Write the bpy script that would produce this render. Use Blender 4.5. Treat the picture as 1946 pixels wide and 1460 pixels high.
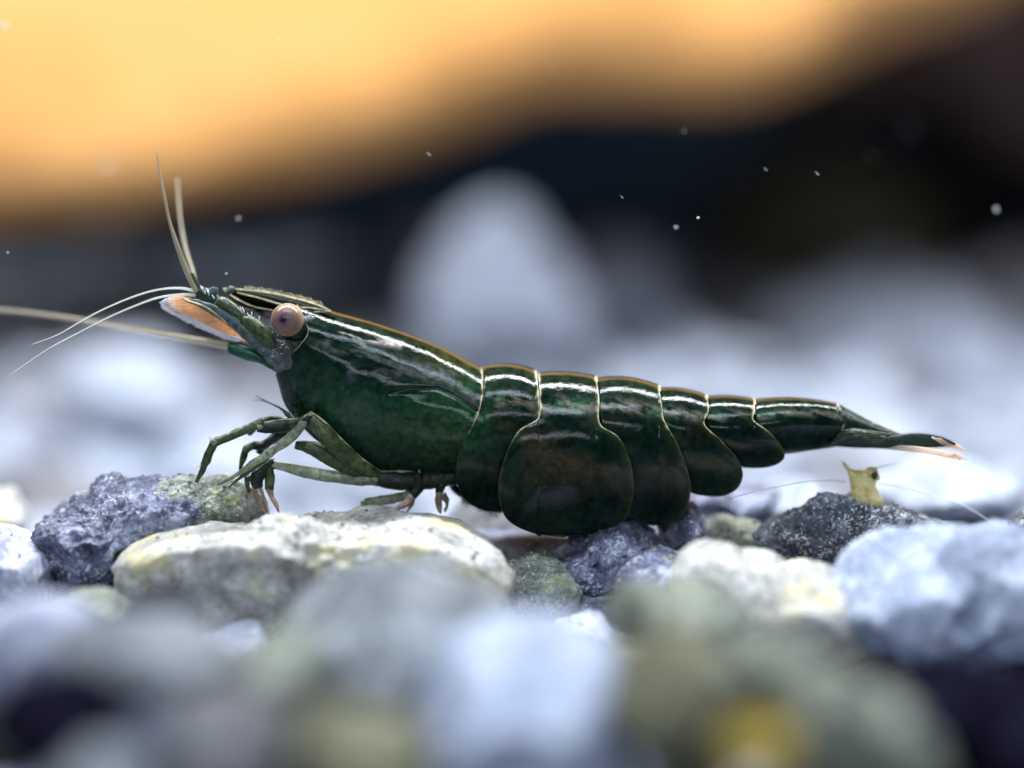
import bpy, bmesh, math, random
import numpy as np
from mathutils import Vector, Matrix
R = math.radians
random.seed(7); rng = np.random.default_rng(7)
for o in list(bpy.data.objects): bpy.data.objects.remove(o)
scene = bpy.context.scene
COL = scene.collection

# ------------------------------------------------------------------ camera
PITCH = R(5.0); CAM = np.array([9.73, -40.0, 6.2]); FPX = 4000.0
cam_d = bpy.data.cameras.new('camera'); cam = bpy.data.objects.new('camera', cam_d); COL.objects.link(cam)
cam.location = CAM; cam.rotation_euler = (R(90) - PITCH, 0, 0)
cam_d.sensor_width = 36; cam_d.lens = 36 * FPX / 1946
cam_d.clip_start = 0.5; cam_d.clip_end = 2000
cam_d.dof.use_dof = True; cam_d.dof.focus_distance = 39.25
cam_d.dof.aperture_fstop = cam_d.lens / 2400.0
scene.camera = cam
scene.cycles.use_denoising = True
scene.cycles.sample_clamp_indirect = 6
scene.cycles.sample_clamp_direct = 40
scene.view_settings.view_transform = 'Standard'; scene.view_settings.look = 'None'
scene.view_settings.exposure = 0.35; scene.view_settings.gamma = 1

# ------------------------------------------------------------------ world and lamps (aquarium: no sky, no sun)
w = bpy.data.worlds.new('World'); scene.world = w; w.use_nodes = True
w.node_tree.nodes['Background'].inputs[0].default_value = (0.10, 0.16, 0.30, 1)
w.node_tree.nodes['Background'].inputs[1].default_value = 0.04
def area(name, loc, target, sx, sy, power, color):
    d = bpy.data.lights.new(name, 'AREA'); d.shape = 'RECTANGLE'; d.size = sx; d.size_y = sy
    d.energy = power; d.color = color
    o = bpy.data.objects.new(name, d); COL.objects.link(o); o.location = loc
    v = Vector(target) - Vector(loc)
    o.rotation_euler = v.to_track_quat('-Z', 'Y').to_euler()
    return o
area('hood_strip_lamp', (9, 11, 33), (9, 0, 0), 64, 2.0, 29000, (0.92, 0.96, 1.0))
area('hood_rear_lamp', (16, 17.5, 52), (11, 60, 6), 130, 6, 90000, (0.93, 0.96, 1.0))
area('room_fill_lamp', (10, -22, 60), (10, 0, 1), 50, 8, 24000, (0.75, 0.87, 1.0))

area('front_lamp', (6, -66, 30), (10, 20, 2), 60, 8, 12000, (0.82, 0.90, 1.0))

# ------------------------------------------------------------------ pixel of the photograph at a depth -> point
_f = np.array([0, math.cos(PITCH), -math.sin(PITCH)]); _u = np.array([0, math.sin(PITCH), math.cos(PITCH)]); _x = np.array([1., 0, 0])
def P(px, py, Y=0.0):
    px, py, Y = np.broadcast_arrays(np.asarray(px, float), np.asarray(py, float), np.asarray(Y, float))
    d = _f + ((730 - py) / FPX)[..., None] * _u + ((px - 973) / FPX)[..., None] * _x
    t = (Y - CAM[1]) / d[..., 1]
    return CAM + d * t[..., None]

# ------------------------------------------------------------------ numpy noise
def _hash(ix, iy, iz, s):
    h = (ix * 374761393 + iy * 668265263 + iz * 2147483647 + s * 144269) & 0xffffffff
    h = ((h ^ (h >> 13)) * 1274126177) & 0xffffffff
    return ((h ^ (h >> 16)) & 0xffff) / 65535.0
def vnoise(p, s=0):
    p = np.asarray(p, float) + 1000.0
    i = np.floor(p).astype(np.int64); f = p - i; f = f * f * (3 - 2 * f)
    r = 0
    for a in (0, 1):
        for b in (0, 1):
            for c in (0, 1):
                wt = (f[..., 0] if a else 1 - f[..., 0]) * (f[..., 1] if b else 1 - f[..., 1]) * (f[..., 2] if c else 1 - f[..., 2])
                r = r + wt * _hash(i[..., 0] + a, i[..., 1] + b, i[..., 2] + c, s)
    return r * 2 - 1
def fbm(p, octv=4, s=0, gain=0.5):
    r = 0; a = 1
    for k in range(octv):
        r = r + a * vnoise(p * 2 ** k, s + k); a *= gain
    return r

# ------------------------------------------------------------------ object helpers
def mesh_obj(name, verts, faces, mat, parent=None, smooth=True, col=None):
    me = bpy.data.meshes.new(name)
    me.from_pydata([tuple(v) for v in np.asarray(verts, float).tolist()], [], faces)
    if smooth: me.polygons.foreach_set('use_smooth', [True] * len(me.polygons))
    if col is not None:
        at = me.color_attributes.new('Col', 'FLOAT_COLOR', 'POINT')
        c = np.ones((len(verts), 4), np.float32); c[:, :3] = col
        at.data.foreach_set('color', c.ravel())
    me.materials.append(mat); me.update()
    o = bpy.data.objects.new(name, me); COL.objects.link(o)
    if parent is not None:
        o.parent = parent
        o.matrix_parent_inverse = Matrix.Translation(-Vector(parent.location)) if parent.parent is None else Matrix()
    return o
def tag(o, label=None, cat=None, group=None, kind=None):
    if label: o['label'] = label
    if cat: o['category'] = cat
    if group: o['group'] = group
    if kind: o['kind'] = kind
    return o
def empty(name, loc, label, cat, group=None):
    o = bpy.data.objects.new(name, None); COL.objects.link(o); o.location = loc
    o.empty_display_size = 0.3
    return tag(o, label, cat, group)
def spline(pts, n):
    """Catmull-Rom through pts (any dimension), n samples, by chord length"""
    p = np.asarray(pts, float)
    if len(p) == 2: return p[0] + (p[1] - p[0]) * np.linspace(0, 1, n)[:, None]
    d = np.r_[0, np.cumsum(np.sqrt(np.linalg.norm(np.diff(p, axis=0), axis=1)) + 1e-9)]
    t = np.linspace(0, d[-1], n)
    m = np.zeros_like(p)
    m[1:-1] = (p[2:] - p[:-2]) / (d[2:] - d[:-2])[:, None]
    m[0] = (p[1] - p[0]) / (d[1] - d[0]); m[-1] = (p[-1] - p[-2]) / (d[-1] - d[-2])
    k = np.clip(np.searchsorted(d, t, 'right') - 1, 0, len(p) - 2)
    h = (d[k + 1] - d[k])[:, None]; u = ((t - d[k])[:, None]) / h
    return ((2 * u**3 - 3 * u**2 + 1) * p[k] + (u**3 - 2 * u**2 + u) * h * m[k] + (-2 * u**3 + 3 * u**2) * p[k + 1] + (u**3 - u**2) * h * m[k + 1])
def ring_faces(n, m, closed_ends=True, base=0):
    F = []
    for i in range(n - 1):
        for j in range(m):
            F.append((base + i * m + j, base + i * m + (j + 1) % m, base + (i + 1) * m + (j + 1) % m, base + (i + 1) * m + j))
    if closed_ends:
        F.append(tuple(base + j for j in range(m))[::-1]); F.append(tuple(base + (n - 1) * m + j for j in range(m)))
    return F
def tube(name, pts, mat, parent=None, n=30, seg=8, join=None):
    """pts: list of (px, py, Y, radius in px); round tapering tube"""
    s = spline([(a, b, c * 100, d) for a, b, c, d in pts], n)
    c = P(s[:, 0], s[:, 1], s[:, 2] / 100); r = np.maximum(s[:, 3], 0.3) / 100 * ((s[:, 2] / 100 + 40) / 40)
    T = np.gradient(c, axis=0); T /= np.linalg.norm(T, axis=1)[:, None]
    up = np.array([0, 1.0, 0.05]); A = np.cross(T, up); A /= np.linalg.norm(A, axis=1)[:, None]; B = np.cross(T, A)
    th = np.linspace(0, 2 * math.pi, seg, endpoint=False)
    V = c[:, None] + r[:, None, None] * (A[:, None] * np.cos(th)[None, :, None] + B[:, None] * np.sin(th)[None, :, None])
    V = V.reshape(-1, 3); F = ring_faces(n, seg)
    if join is not None:
        b = len(join[0]); join[0].extend(V.tolist()); join[1].extend([tuple(i + b for i in f) for f in F]); return
    return mesh_obj(name, V, F, mat, parent)
def loft(name, upper, lower, Yc, th, mat, parent=None, n=40, seg=20, colf=None, bump=0.0, seed=0, power=1.0):
    """closed body between an upper and a lower side outline (pixels), Yc (start,end) depth, th list of half-thicknesses (units)"""
    U = spline(upper, n); L = spline(lower, n); t = np.linspace(0, 1, n)
    Yc = np.interp(t, np.linspace(0, 1, len(Yc)), Yc); th = spline([(a,) for a in th], n)[:, 0]
    a = np.linspace(0, 2 * math.pi, seg, endpoint=False)
    mid = (U + L) / 2; hv = (U - L) / 2
    ca = np.cos(a); sa = np.sign(np.sin(a)) * np.abs(np.sin(a)) ** power
    pxy = mid[:, None] + hv[:, None] * ca[None, :, None]
    Y = Yc[:, None] - th[:, None] * sa[None]
    base = P(pxy[..., 0], pxy[..., 1], Yc[:, None] + 0 * Y); base[..., 1] = Y
    V = base.reshape(-1, 3)
    if bump:
        V = V + bump * np.stack([fbm(V * 6, 3, seed + k) for k in range(3)], -1)
    col = colf(pxy.reshape(-1, 2), V) if colf else None
    return mesh_obj(name, V, ring_faces(n, seg), mat, parent, col=col)

# ------------------------------------------------------------------ materials
def new_mat(name):
    m = bpy.data.materials.new(name); m.use_nodes = True
    nt = m.node_tree; b = nt.nodes['Principled BSDF']
    return m, nt, b
def N(nt, t, **kw):
    n = nt.nodes.new(t)
    for k, v in kw.items():
        if k in n.inputs: n.inputs[k].default_value = v
        else: setattr(n, k, v)
    return n
def ramp(nt, fac, stops, interp='LINEAR'):
    r = nt.nodes.new('ShaderNodeValToRGB'); r.color_ramp.interpolation = interp
    e = r.color_ramp.elements
    while len(e) < len(stops): e.new(0.5)
    for q, (p, c) in zip(e, stops):
        q.position = p; q.color = (*c, 1) if len(c) == 3 else c
    nt.links.new(fac, r.inputs[0]); return r
def mixc(nt, fac, a, b, mode='MIX'):
    m = nt.nodes.new('ShaderNodeMix'); m.data_type = 'RGBA'; m.blend_type = mode
    if isinstance(fac, (int, float)): m.inputs[0].default_value = fac
    else: nt.links.new(fac, m.inputs[0])
    for i, v in ((6, a), (7, b)):
        if isinstance(v, tuple): m.inputs[i].default_value = (*v, 1)
        else: nt.links.new(v, m.inputs[i])
    return m.outputs[2]
def coords(nt, scale=(1, 1, 1), out='Object'):
    tc = nt.nodes.new('ShaderNodeTexCoord'); mp = nt.nodes.new('ShaderNodeMapping'); mp.inputs['Scale'].default_value = scale
    nt.links.new(tc.outputs[out], mp.inputs[0]); return mp.outputs[0]
def noise(nt, co, scale, detail=4, rough=0.6, out='Fac', dist=0.0):
    n = N(nt, 'ShaderNodeTexNoise', Scale=scale, Detail=detail, Roughness=rough, Distortion=dist); nt.links.new(co, n.inputs['Vector']); return n.outputs[out]
def bumpn(nt, b, h, strength, dist=0.05, prev=None):
    n = N(nt, 'ShaderNodeBump', Strength=strength, Distance=dist); nt.links.new(h, n.inputs['Height'])
    if prev is not None: nt.links.new(prev, n.inputs['Normal'])
    if b is not None: nt.links.new(n.outputs[0], b.inputs['Normal'])
    return n.outputs[0]

def stone_mat(name, dark, mid, light, patch=None, patch_amt=0.0, sparkle=0.0, rough=0.36, scale=1.0, grain=1.0):
    m, nt, b = new_mat(name); co = coords(nt)
    n1 = noise(nt, co, 1.1 * scale, 6, 0.62); n2 = noise(nt, co, 9 * scale, 5, 0.7)
    r = ramp(nt, n1, [(0.32, dark), (0.5, mid), (0.66, light)])
    r2 = ramp(nt, n2, [(0.3, (0.45, 0.45, 0.5)), (0.55, (0.95, 0.95, 0.95)), (0.72, (1.5, 1.5, 1.5))])
    c = mixc(nt, 0.8, r.outputs[0], r2.outputs[0], 'MULTIPLY')
    if patch:
        n3 = noise(nt, co, 0.8 * scale, 3, 0.6); pm = ramp(nt, n3, [(0.62 - 0.25 * patch_amt, (0, 0, 0)), (0.75 - 0.25 * patch_amt, (1, 1, 1))])
        c = mixc(nt, pm.outputs[0], c, patch)
    v = N(nt, 'ShaderNodeTexVoronoi', Scale=(19 if sparkle > .4 else 13) * scale); nt.links.new(co, v.inputs['Vector'])
    if sparkle:
        vr = ramp(nt, v.outputs['Color'], [(0.60, (0, 0, 0)), (0.70, (1, 1, 1))])
        sm = nt.nodes.new('ShaderNodeMath'); sm.operation = 'MULTIPLY'; sk = ramp(nt, noise(nt, co, 2.6 * scale, 4, 0.7), [(0.42, (0.05,) * 3), (0.62, (sparkle,) * 3)]); nt.links.new(vr.outputs[0], sm.inputs[0]); nt.links.new(sk.outputs[0], sm.inputs[1])
        c = mixc(nt, sm.outputs[0], c, (0.92, 0.95, 1.0))  # glints painted into the base colour as near-white cells
        rr = ramp(nt, v.outputs['Color'], [(0.45, (rough,) * 3), (0.8, (0.12,) * 3)]); nt.links.new(rr.outputs[0], b.inputs['Roughness'])
    else: b.inputs['Roughness'].default_value = rough
    nt.links.new(c, b.inputs['Base Color']); b.inputs['IOR'].default_value = 1.05 if 'navy' in name else 1.45 if sparkle > .4 else 1.22
    b1 = bumpn(nt, None, n2, 0.7 * grain, 0.14)
    vc = nt.nodes.new('ShaderNodeSeparateColor'); nt.links.new(v.outputs['Color'], vc.inputs[0])
    b2 = bumpn(nt, None, vc.outputs[0] if sparkle else v.outputs['Distance'], 0.6 * grain if sparkle else 0.25 * grain, 0.10, b1)
    n4 = noise(nt, co, 45 * scale, 3, 0.6); bumpn(nt, b, n4, 0.5 * grain, 0.03, b2)
    return m
M = {}
M['slate'] = stone_mat('slate_blue_stone', (0.045, 0.053, 0.10), (0.15, 0.17, 0.28), (0.48, 0.52, 0.72), sparkle=0.6, rough=0.3)
M['slate_algae'] = stone_mat('algae_stone', (0.12, 0.14, 0.12), (0.30, 0.34, 0.26), (0.66, 0.68, 0.60), (0.42, 0.48, 0.08), 0.2, 0.7, 0.4, 1.6)
M['charcoal'] = stone_mat('charcoal_glitter_stone', (0.04, 0.05, 0.065), (0.12, 0.14, 0.18), (0.36, 0.40, 0.48), sparkle=1.0, rough=0.3, scale=1.2, grain=1.3)
M['cream'] = stone_mat('cream_stone', (0.30, 0.30, 0.27), (0.58, 0.57, 0.52), (0.86, 0.86, 0.85), (0.70, 0.62, 0.34), 0.3, 0.3, 0.4)
M['lavender'] = stone_mat('lavender_white_stone', (0.32, 0.35, 0.48), (0.54, 0.58, 0.76), (0.80, 0.84, 0.96), sparkle=0.15)
M['iceblue'] = stone_mat('ice_blue_stone', (0.28, 0.33, 0.48), (0.47, 0.54, 0.72), (0.72, 0.79, 0.93), sparkle=0.2)
M['greygreen'] = stone_mat('grey_green_stone', (0.12, 0.135, 0.155), (0.26, 0.29, 0.32), (0.46, 0.50, 0.55))
M['olive'] = stone_mat('olive_stone', (0.09, 0.09, 0.05), (0.18, 0.18, 0.11), (0.36, 0.36, 0.24))
M['yellow'] = stone_mat('ochre_yellow_stone', (0.25, 0.17, 0.02), (0.48, 0.35, 0.05), (0.62, 0.48, 0.12))
M['navy'] = stone_mat('navy_black_stone', (0.003, 0.003, 0.008), (0.008, 0.007, 0.018), (0.02, 0.018, 0.04), rough=0.7)
M['palegreen'] = stone_mat('pale_green_stone', (0.13, 0.145, 0.115), (0.27, 0.30, 0.24), (0.48, 0.52, 0.45))
M['far1'] = stone_mat('far_pale_stone', (0.27, 0.31, 0.38), (0.44, 0.49, 0.59), (0.62, 0.68, 0.79))
M['far2'] = stone_mat('far_grey_stone', (0.13, 0.15, 0.19), (0.24, 0.27, 0.33), (0.37, 0.41, 0.49))
M['far3'] = stone_mat('far_warm_stone', (0.13, 0.13, 0.14), (0.24, 0.24, 0.26), (0.38, 0.38, 0.40))
M['darkolive'] = stone_mat('dark_olive_stone', (0.05, 0.045, 0.03), (0.08, 0.072, 0.048), (0.11, 0.10, 0.065))
M['bed'] = stone_mat('gravel_bed_ground', (0.07, 0.08, 0.11), (0.20, 0.22, 0.29), (0.42, 0.46, 0.58), scale=1.2)

# wall
m, nt, b = new_mat('tank_back_wall'); co = coords(nt)
r = ramp(nt, noise(nt, co, 0.03, 3), [(0.35, (0.004, 0.008, 0.018)), (0.65, (0.010, 0.016, 0.022))])
nt.links.new(r.outputs[0], b.inputs['Base Color']); b.inputs['Roughness'].default_value = 0.9; b.inputs['Specular IOR Level'].default_value = 0.1; M['wall'] = m
# wood
def wood(name, c1, c2, c3):
    m, nt, b = new_mat(name); co = coords(nt, (0.35, 1, 1))
    r = ramp(nt, noise(nt, co, 0.22, 5, 0.6), [(0.34, c1), (0.5, c2), (0.64, c3)])
    g = noise(nt, coords(nt, (0.12, 1.4, 1.4)), 1.5, 6, 0.7)
    c = mixc(nt, 0.15, r.outputs[0], ramp(nt, g, [(0.35, (0.35, 0.3, 0.25)), (0.6, (1, 1, 1))]).outputs[0], 'MULTIPLY')
    nt.links.new(c, b.inputs['Base Color']); b.inputs['Roughness'].default_value = 0.8
    bumpn(nt, b, g, 0.35, 0.2); return m
M['wood'] = wood('golden_driftwood', (0.70, 0.335, 0.095), (0.74, 0.36, 0.105), (0.80, 0.41, 0.135))
M['wood_dark'] = wood('brown_driftwood', (0.03, 0.016, 0.016), (0.05, 0.026, 0.022), (0.08, 0.042, 0.03))

def glassy(name, col, alpha, rough=0.25, trans=0.0):
    m, nt, b = new_mat(name); b.inputs['Base Color'].default_value = (*col, 1); b.inputs['Roughness'].default_value = rough
    b.inputs['Alpha'].default_value = alpha
    if trans:
        tr = nt.nodes.new('ShaderNodeBsdfTranslucent'); tr.inputs[0].default_value = (*col, 1); ms = nt.nodes.new('ShaderNodeMixShader'); ms.inputs[0].default_value = trans
        nt.links.new(b.outputs[0], ms.inputs[1]); nt.links.new(tr.outputs[0], ms.inputs[2]); nt.links.new(ms.outputs[0], nt.nodes['Material Output'].inputs[0])
    return m
# shrimp shell
def shell(name, rough=0.2, mott=0.8, translucent=0.0, attr=True, base=(0.02, 0.06, 0.04), bstr=0.25, ior=1.35):
    m, nt, b = new_mat(name); co = coords(nt)
    if attr:
        a = nt.nodes.new('ShaderNodeVertexColor'); a.layer_name = 'Col'; c = a.outputs[0]
    else:
        c = ramp(nt, noise(nt, co, 2.2, 4), [(0.35, tuple(x * 0.5 for x in base)), (0.6, base), (0.75, tuple(min(1, x * 1.6) for x in base))]).outputs[0]
    n = noise(nt, co, 9, 6, 0.75)
    c = mixc(nt, mott, c, ramp(nt, n, [(0.36, (0.3, 0.32, 0.35)), (0.52, (1, 1, 1)), (0.70, (1.7, 1.6, 1.5))]).outputs[0], 'MULTIPLY')
    nt.links.new(c, b.inputs['Base Color']); b.inputs['IOR'].default_value = ior
    rr = ramp(nt, noise(nt, co, 5, 5, 0.7), [(0.3, (rough * 0.8,) * 3), (0.7, (rough * 1.7,) * 3)])
    nt.links.new(rr.outputs[0], b.inputs['Roughness'])
    h1 = noise(nt, co, 5.0, 4, 0.6, dist=0.6); h2 = noise(nt, co, 38, 3, 0.6)
    b1 = bumpn(nt, None, h1, bstr, 0.10); bumpn(nt, b, h2, bstr * 0.7, 0.02, b1)
    if translucent:
        tr = nt.nodes.new('ShaderNodeBsdfTranslucent'); nt.links.new(c, tr.inputs[0])
        mx = nt.nodes.new('ShaderNodeMixShader'); mx.inputs[0].default_value = translucent
        nt.links.new(b.outputs[0], mx.inputs[1]); nt.links.new(tr.outputs[0], mx.inputs[2])
        nt.links.new(mx.outputs[0], nt.nodes['Material Output'].inputs[0])
    return m
M['shell'] = shell('green_shell', 0.055, mott=0.6, bstr=0.075, ior=1.25)
M['limb'] = shell('green_limb', 0.12, 0.9, 0.35, False, (0.11, 0.16, 0.07), 0.35, ior=1.5)
M['limb_dark'] = shell('dark_limb', 0.25, 0.8, 0.0, False, (0.018, 0.036, 0.026), 0.35)
M['limb_pale'] = shell('pale_limb', 0.13, 0.8, 0.5, False, (0.56, 0.66, 0.48), 0.35, ior=1.5)
M['rostrum'] = shell('black_green_blade', 0.3, 0.5, 0.0, False, (0.003, 0.005, 0.003), 0.1, ior=1.1)
M['rim'] = shell('pale_gold_rim', 0.35, 0.6, 0.4, False, (0.85, 0.78, 0.50), 0.2)
M['membrane'] = shell('grey_membrane', 0.16, 0.95, 0.1, False, (0.11, 0.125, 0.13), 0.7)
M['limb_pale'].node_tree.nodes['Principled BSDF'].inputs['Alpha'].default_value = 0.8
M['scale_blue'] = shell('blue_green_scale', 0.2, 0.9, 0.3, False, (0.15, 0.23, 0.23), 0.3)
M['tan_tip'] = shell('tan_claw', 0.3, 0.5, 0.3, False, (0.66, 0.47, 0.36), 0.2)
M['hair'] = glassy('clear_bristle', (0.95, 0.95, 1.0), 0.8, trans=0.5)
M['flag'] = glassy('pale_feeler', (0.72, 0.76, 0.70), 0.5, trans=0.5)
M['flag_tan'] = glassy('tan_feeler', (0.46, 0.40, 0.28), 0.6)
M['thread'] = glassy('white_thread', (0.9, 0.9, 0.95), 0.8, trans=0.5)
M['mote'] = glassy('white_mote', (0.95, 0.95, 0.95), 0.45, 0.3)
M['tail_pale'] = glassy('clear_tail_edge', (1.0, 0.84, 0.70), 0.5, trans=0.5)
# orange scale with attribute colour
m, nt, b = new_mat('orange_scale'); a = nt.nodes.new('ShaderNodeVertexColor'); a.layer_name = 'Col'
n = noise(nt, coords(nt, (3, 3, 14)), 3, 4); c = mixc(nt, 0.6, a.outputs[0], ramp(nt, n, [(0.35, (0.55, 0.5, 0.45)), (0.6, (1.1, 1.1, 1.1))]).outputs[0], 'MULTIPLY')
nt.links.new(c, b.inputs['Base Color']); b.inputs['Roughness'].default_value = 0.3
tr = nt.nodes.new('ShaderNodeBsdfTranslucent'); nt.links.new(c, tr.inputs[0]); mx = nt.nodes.new('ShaderNodeMixShader'); mx.inputs[0].default_value = 0.6
nt.links.new(b.outputs[0], mx.inputs[1]); nt.links.new(tr.outputs[0], mx.inputs[2]); nt.links.new(mx.outputs[0], nt.nodes['Material Output'].inputs[0]); M['orange'] = m
# baby
M['baby'] = glassy('amber_baby_shell', (1.0, 0.90, 0.55), 0.72, 0.35, trans=0.55)
_nt = M['baby'].node_tree; _r = ramp(_nt, noise(_nt, coords(_nt), 4.5, 5, 0.7), [(0.34, (0.55, 0.47, 0.16)), (0.48, (0.88, 0.82, 0.42)), (0.62, (0.98, 0.96, 0.74))])
for _n in _nt.nodes:
    if _n.type == 'BSDF_PRINCIPLED': _nt.links.new(_r.outputs[0], _n.inputs['Base Color'])
    if _n.type == 'BSDF_TRANSLUCENT': _nt.links.new(_r.outputs[0], _n.inputs[0])
M['black'] = glassy('black_eye', (0.01, 0.01, 0.008), 1.0, 0.15)
# eye
m, nt, b = new_mat('shrimp_eye'); tc = nt.nodes.new('ShaderNodeTexCoord')
vm = nt.nodes.new('ShaderNodeVectorMath'); vm.operation = 'DISTANCE'; nt.links.new(tc.outputs['Object'], vm.inputs[0]); vm.inputs[1].default_value = (-0.045, -0.31, 0.02)
ns = noise(nt, tc.outputs['Object'], 14, 5, 0.7)
ma = nt.nodes.new('ShaderNodeMath'); ma.operation = 'MULTIPLY_ADD'; nt.links.new(ns, ma.inputs[0]); ma.inputs[1].default_value = 0.07; nt.links.new(vm.outputs['Value'], ma.inputs[2])
r = ramp(nt, ma.outputs[0], [(0.045, (0.008, 0.003, 0.016)), (0.085, (0.05, 0.022, 0.05)), (0.13, (0.17, 0.10, 0.13)), (0.22, (0.22, 0.13, 0.125)), (0.32, (0.23, 0.14, 0.095)), (0.42, (0.42, 0.29, 0.19))])
c = mixc(nt, 0.5, r.outputs[0], ramp(nt, noise(nt, tc.outputs['Object'], 40, 3), [(0.35, (0.5, 0.45, 0.4)), (0.6, (1.2, 1.2, 1.2))]).outputs[0], 'MULTIPLY')
nt.links.new(c, b.inputs['Base Color']); b.inputs['Roughness'].default_value = 0.28; b.inputs['Coat Weight'].default_value = 0.25; b.inputs['Coat Roughness'].default_value = 0.2; b.inputs['IOR'].default_value = 1.25; M['eye'] = m

# ------------------------------------------------------------------ the setting
def ground_z(X, Y):
    base = -0.55 - np.clip((-Y + 0.5) / 12, 0, 1) * 4.2 - np.clip((Y - 2.5) / 9, 0, 1) * 4.3 + np.clip((Y - 14) / 100, 0, 1.2) * 4.3
    return base + 0.35 * vnoise(np.stack([X * .3, Y * .3, 0 * X], -1), 3) + 0.12 * vnoise(np.stack([X * 1.3, Y * 1.3, 0 * X], -1), 4)
nx, ny = 220, 260
gx = np.linspace(-70, 90, nx); gy = np.linspace(-34, 135, ny)
X, Y = np.meshgrid(gx, gy); Z = ground_z(X, Y)
Vg = np.stack([X, Y, Z], -1).reshape(-1, 3)
Fg = [(j * nx + i, j * nx + i + 1, (j + 1) * nx + i + 1, (j + 1) * nx + i) for j in range(ny - 1) for i in range(nx - 1)]
tag(mesh_obj('gravel_bed', Vg, Fg, M['bed']), kind='structure')
Vw = [(-90, 134, -4), (110, 134, -4), (110, 134, 110), (-90, 134, 110), (-90, 136, -4), (110, 136, -4), (110, 136, 110), (-90, 136, 110)]
Fw = [(0, 1, 2, 3), (7, 6, 5, 4), (0, 4, 5, 1), (3, 2, 6, 7), (0, 3, 7, 4), (1, 5, 6, 2)]
tag(mesh_obj('back_wall', Vw, Fw, M['wall'], smooth=False), kind='structure')

# ------------------------------------------------------------------ stones
_ico = {}
def ico(sub):
    if sub not in _ico:
        bm = bmesh.new(); bmesh.ops.create_icosphere(bm, subdivisions=sub, radius=1)
        _ico[sub] = (np.array([v.co[:] for v in bm.verts]), [tuple(v.index for v in f.verts) for f in bm.faces]); bm.free()
    return _ico[sub]
def cut(v, k, seed, lo=0.55, hi=0.85, facing=None):
    g = np.random.default_rng(seed); v = v.copy()
    for _ in range(k):
        n = g.normal(size=3)
        if facing is not None: n[1] = -abs(n[1]) - facing
        n /= np.linalg.norm(n); d = g.uniform(lo, hi); e = v @ n - d
        v -= np.maximum(e, 0)[:, None] * n * 0.96
    return v
def outlined_stone(label, outline, Yc, depth, mat, seed, sub=5, rough=0.06, cuts=6, group=None, fine=0.02, cat='stone'):
    """stone whose side view follows an outline (pixels at its own distance Yc)"""
    o2 = np.array(outline, float); pts = P(o2[:, 0], o2[:, 1], Yc)[:, [0, 2]]
    lo, hi = pts.min(0), pts.max(0); c = (lo + hi) / 2
    d = pts - c; ang = np.arctan2(d[:, 1], d[:, 0]); rad = np.linalg.norm(d, axis=1)
    k = np.argsort(ang); ang = ang[k]; rad = rad[k]
    rad = rad * 1.07
    v, f = ico(sub); vc = cut(v, cuts * 2, seed, 0.5, 0.84, 0.25)
    th = np.arctan2(v[:, 2], v[:, 0]); r = np.interp(th, np.r_[ang - 2 * math.pi, ang, ang + 2 * math.pi], np.tile(rad, 3))
    q = np.hypot(vc[:, 0], vc[:, 2]); q = q ** 0.8
    V = np.stack([r * q * np.cos(th), depth * vc[:, 1], r * q * np.sin(th)], -1)
    s = 1.0; n = v
    V = V + n * (rough * fbm(V * 0.9 + seed, 4, seed) + fine * fbm(V * 5 + seed, 5, seed + 9, 0.62))[:, None] * max(0.6, rad.mean() * 0.6)
    me_o = mesh_obj('stone', V, f, mat)
    me_o.location = (c[0], Yc, c[1])
    return tag(me_o, label, cat, group)
def blob(cx, cy, rx, ry, seed, n=11, jag=0.24):
    g = np.random.default_rng(seed); a = np.linspace(0, 2 * math.pi, n, endpoint=False)
    r = 1 + g.uniform(-jag, jag, n)
    return [(cx + rx * rr * math.cos(t), cy + ry * rr * math.sin(t)) for t, rr in zip(a, r)]

S = outlined_stone
# stones in or near the focus plane
S('dark slate-blue stone under the front claws, at left', [(32,1002),(60,975),(150,938),(230,918),(270,908),(330,918),(370,935),(400,960),(390,995),(330,1012),(290,1030),(255,1085),(240,1135),(190,1175),(130,1170),(90,1110),(70,1040)], -0.9, 1.5, M['slate'], 11, 6, 0.14, 7, fine=0.10)
S('small stone speckled with yellow-green algae beneath the shrimp claws', [(290,930),(340,912),(390,922),(450,925),(490,945),(508,975),(495,998),(440,1008),(350,1015),(300,1000)], -0.4, 1.1, M['slate_algae'], 12, 6, 0.12, 4, fine=0.10)
S('large cream-white stone below the shrimp legs with a shadowed right end', [(240,1060),(270,1030),(340,1012),(450,1003),(560,990),(640,975),(760,972),(860,980),(895,1000),(930,1060),(940,1110),(900,1150),(780,1180),(560,1200),(330,1180),(250,1130)], -2.3, 1.9, M['cream'], 13, 6, 0.12, 7, fine=0.045)
S('pale lavender stone cut off by the left edge below the dark slate stone', [(-60,1010),(20,1008),(70,1030),(95,1075),(100,1120),(70,1170),(-20,1190),(-80,1100)], -1.8, 1.4, M['lavender'], 14, 5)
S('dark blue glittering stone under the round second tail plate', [(1040,1080),(1075,1040),(1130,1010),(1180,992),(1225,1000),(1255,1030),(1250,1075),(1200,1110),(1110,1125),(1050,1110)], -0.5, 1.2, M['slate'], 15, 6, 0.14, 6, fine=0.11)
S('green-grey sparkling stone left of the dark blue glittering stone', [(940,1100),(975,1070),(1020,1062),(1075,1080),(1110,1110),(1100,1160),(1000,1175),(945,1150)], -1.1, 1.1, M['slate_algae'], 16, 6, 0.12, 5, fine=0.10)
S('small dark stone behind the lower right edge of the third tail plate', [(1255,1000),(1280,970),(1320,962),(1350,985),(1352,1035),(1310,1060),(1260,1050)], 0.3, 0.9, M['slate'], 17, 5, 0.10, 5, fine=0.10)
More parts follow.
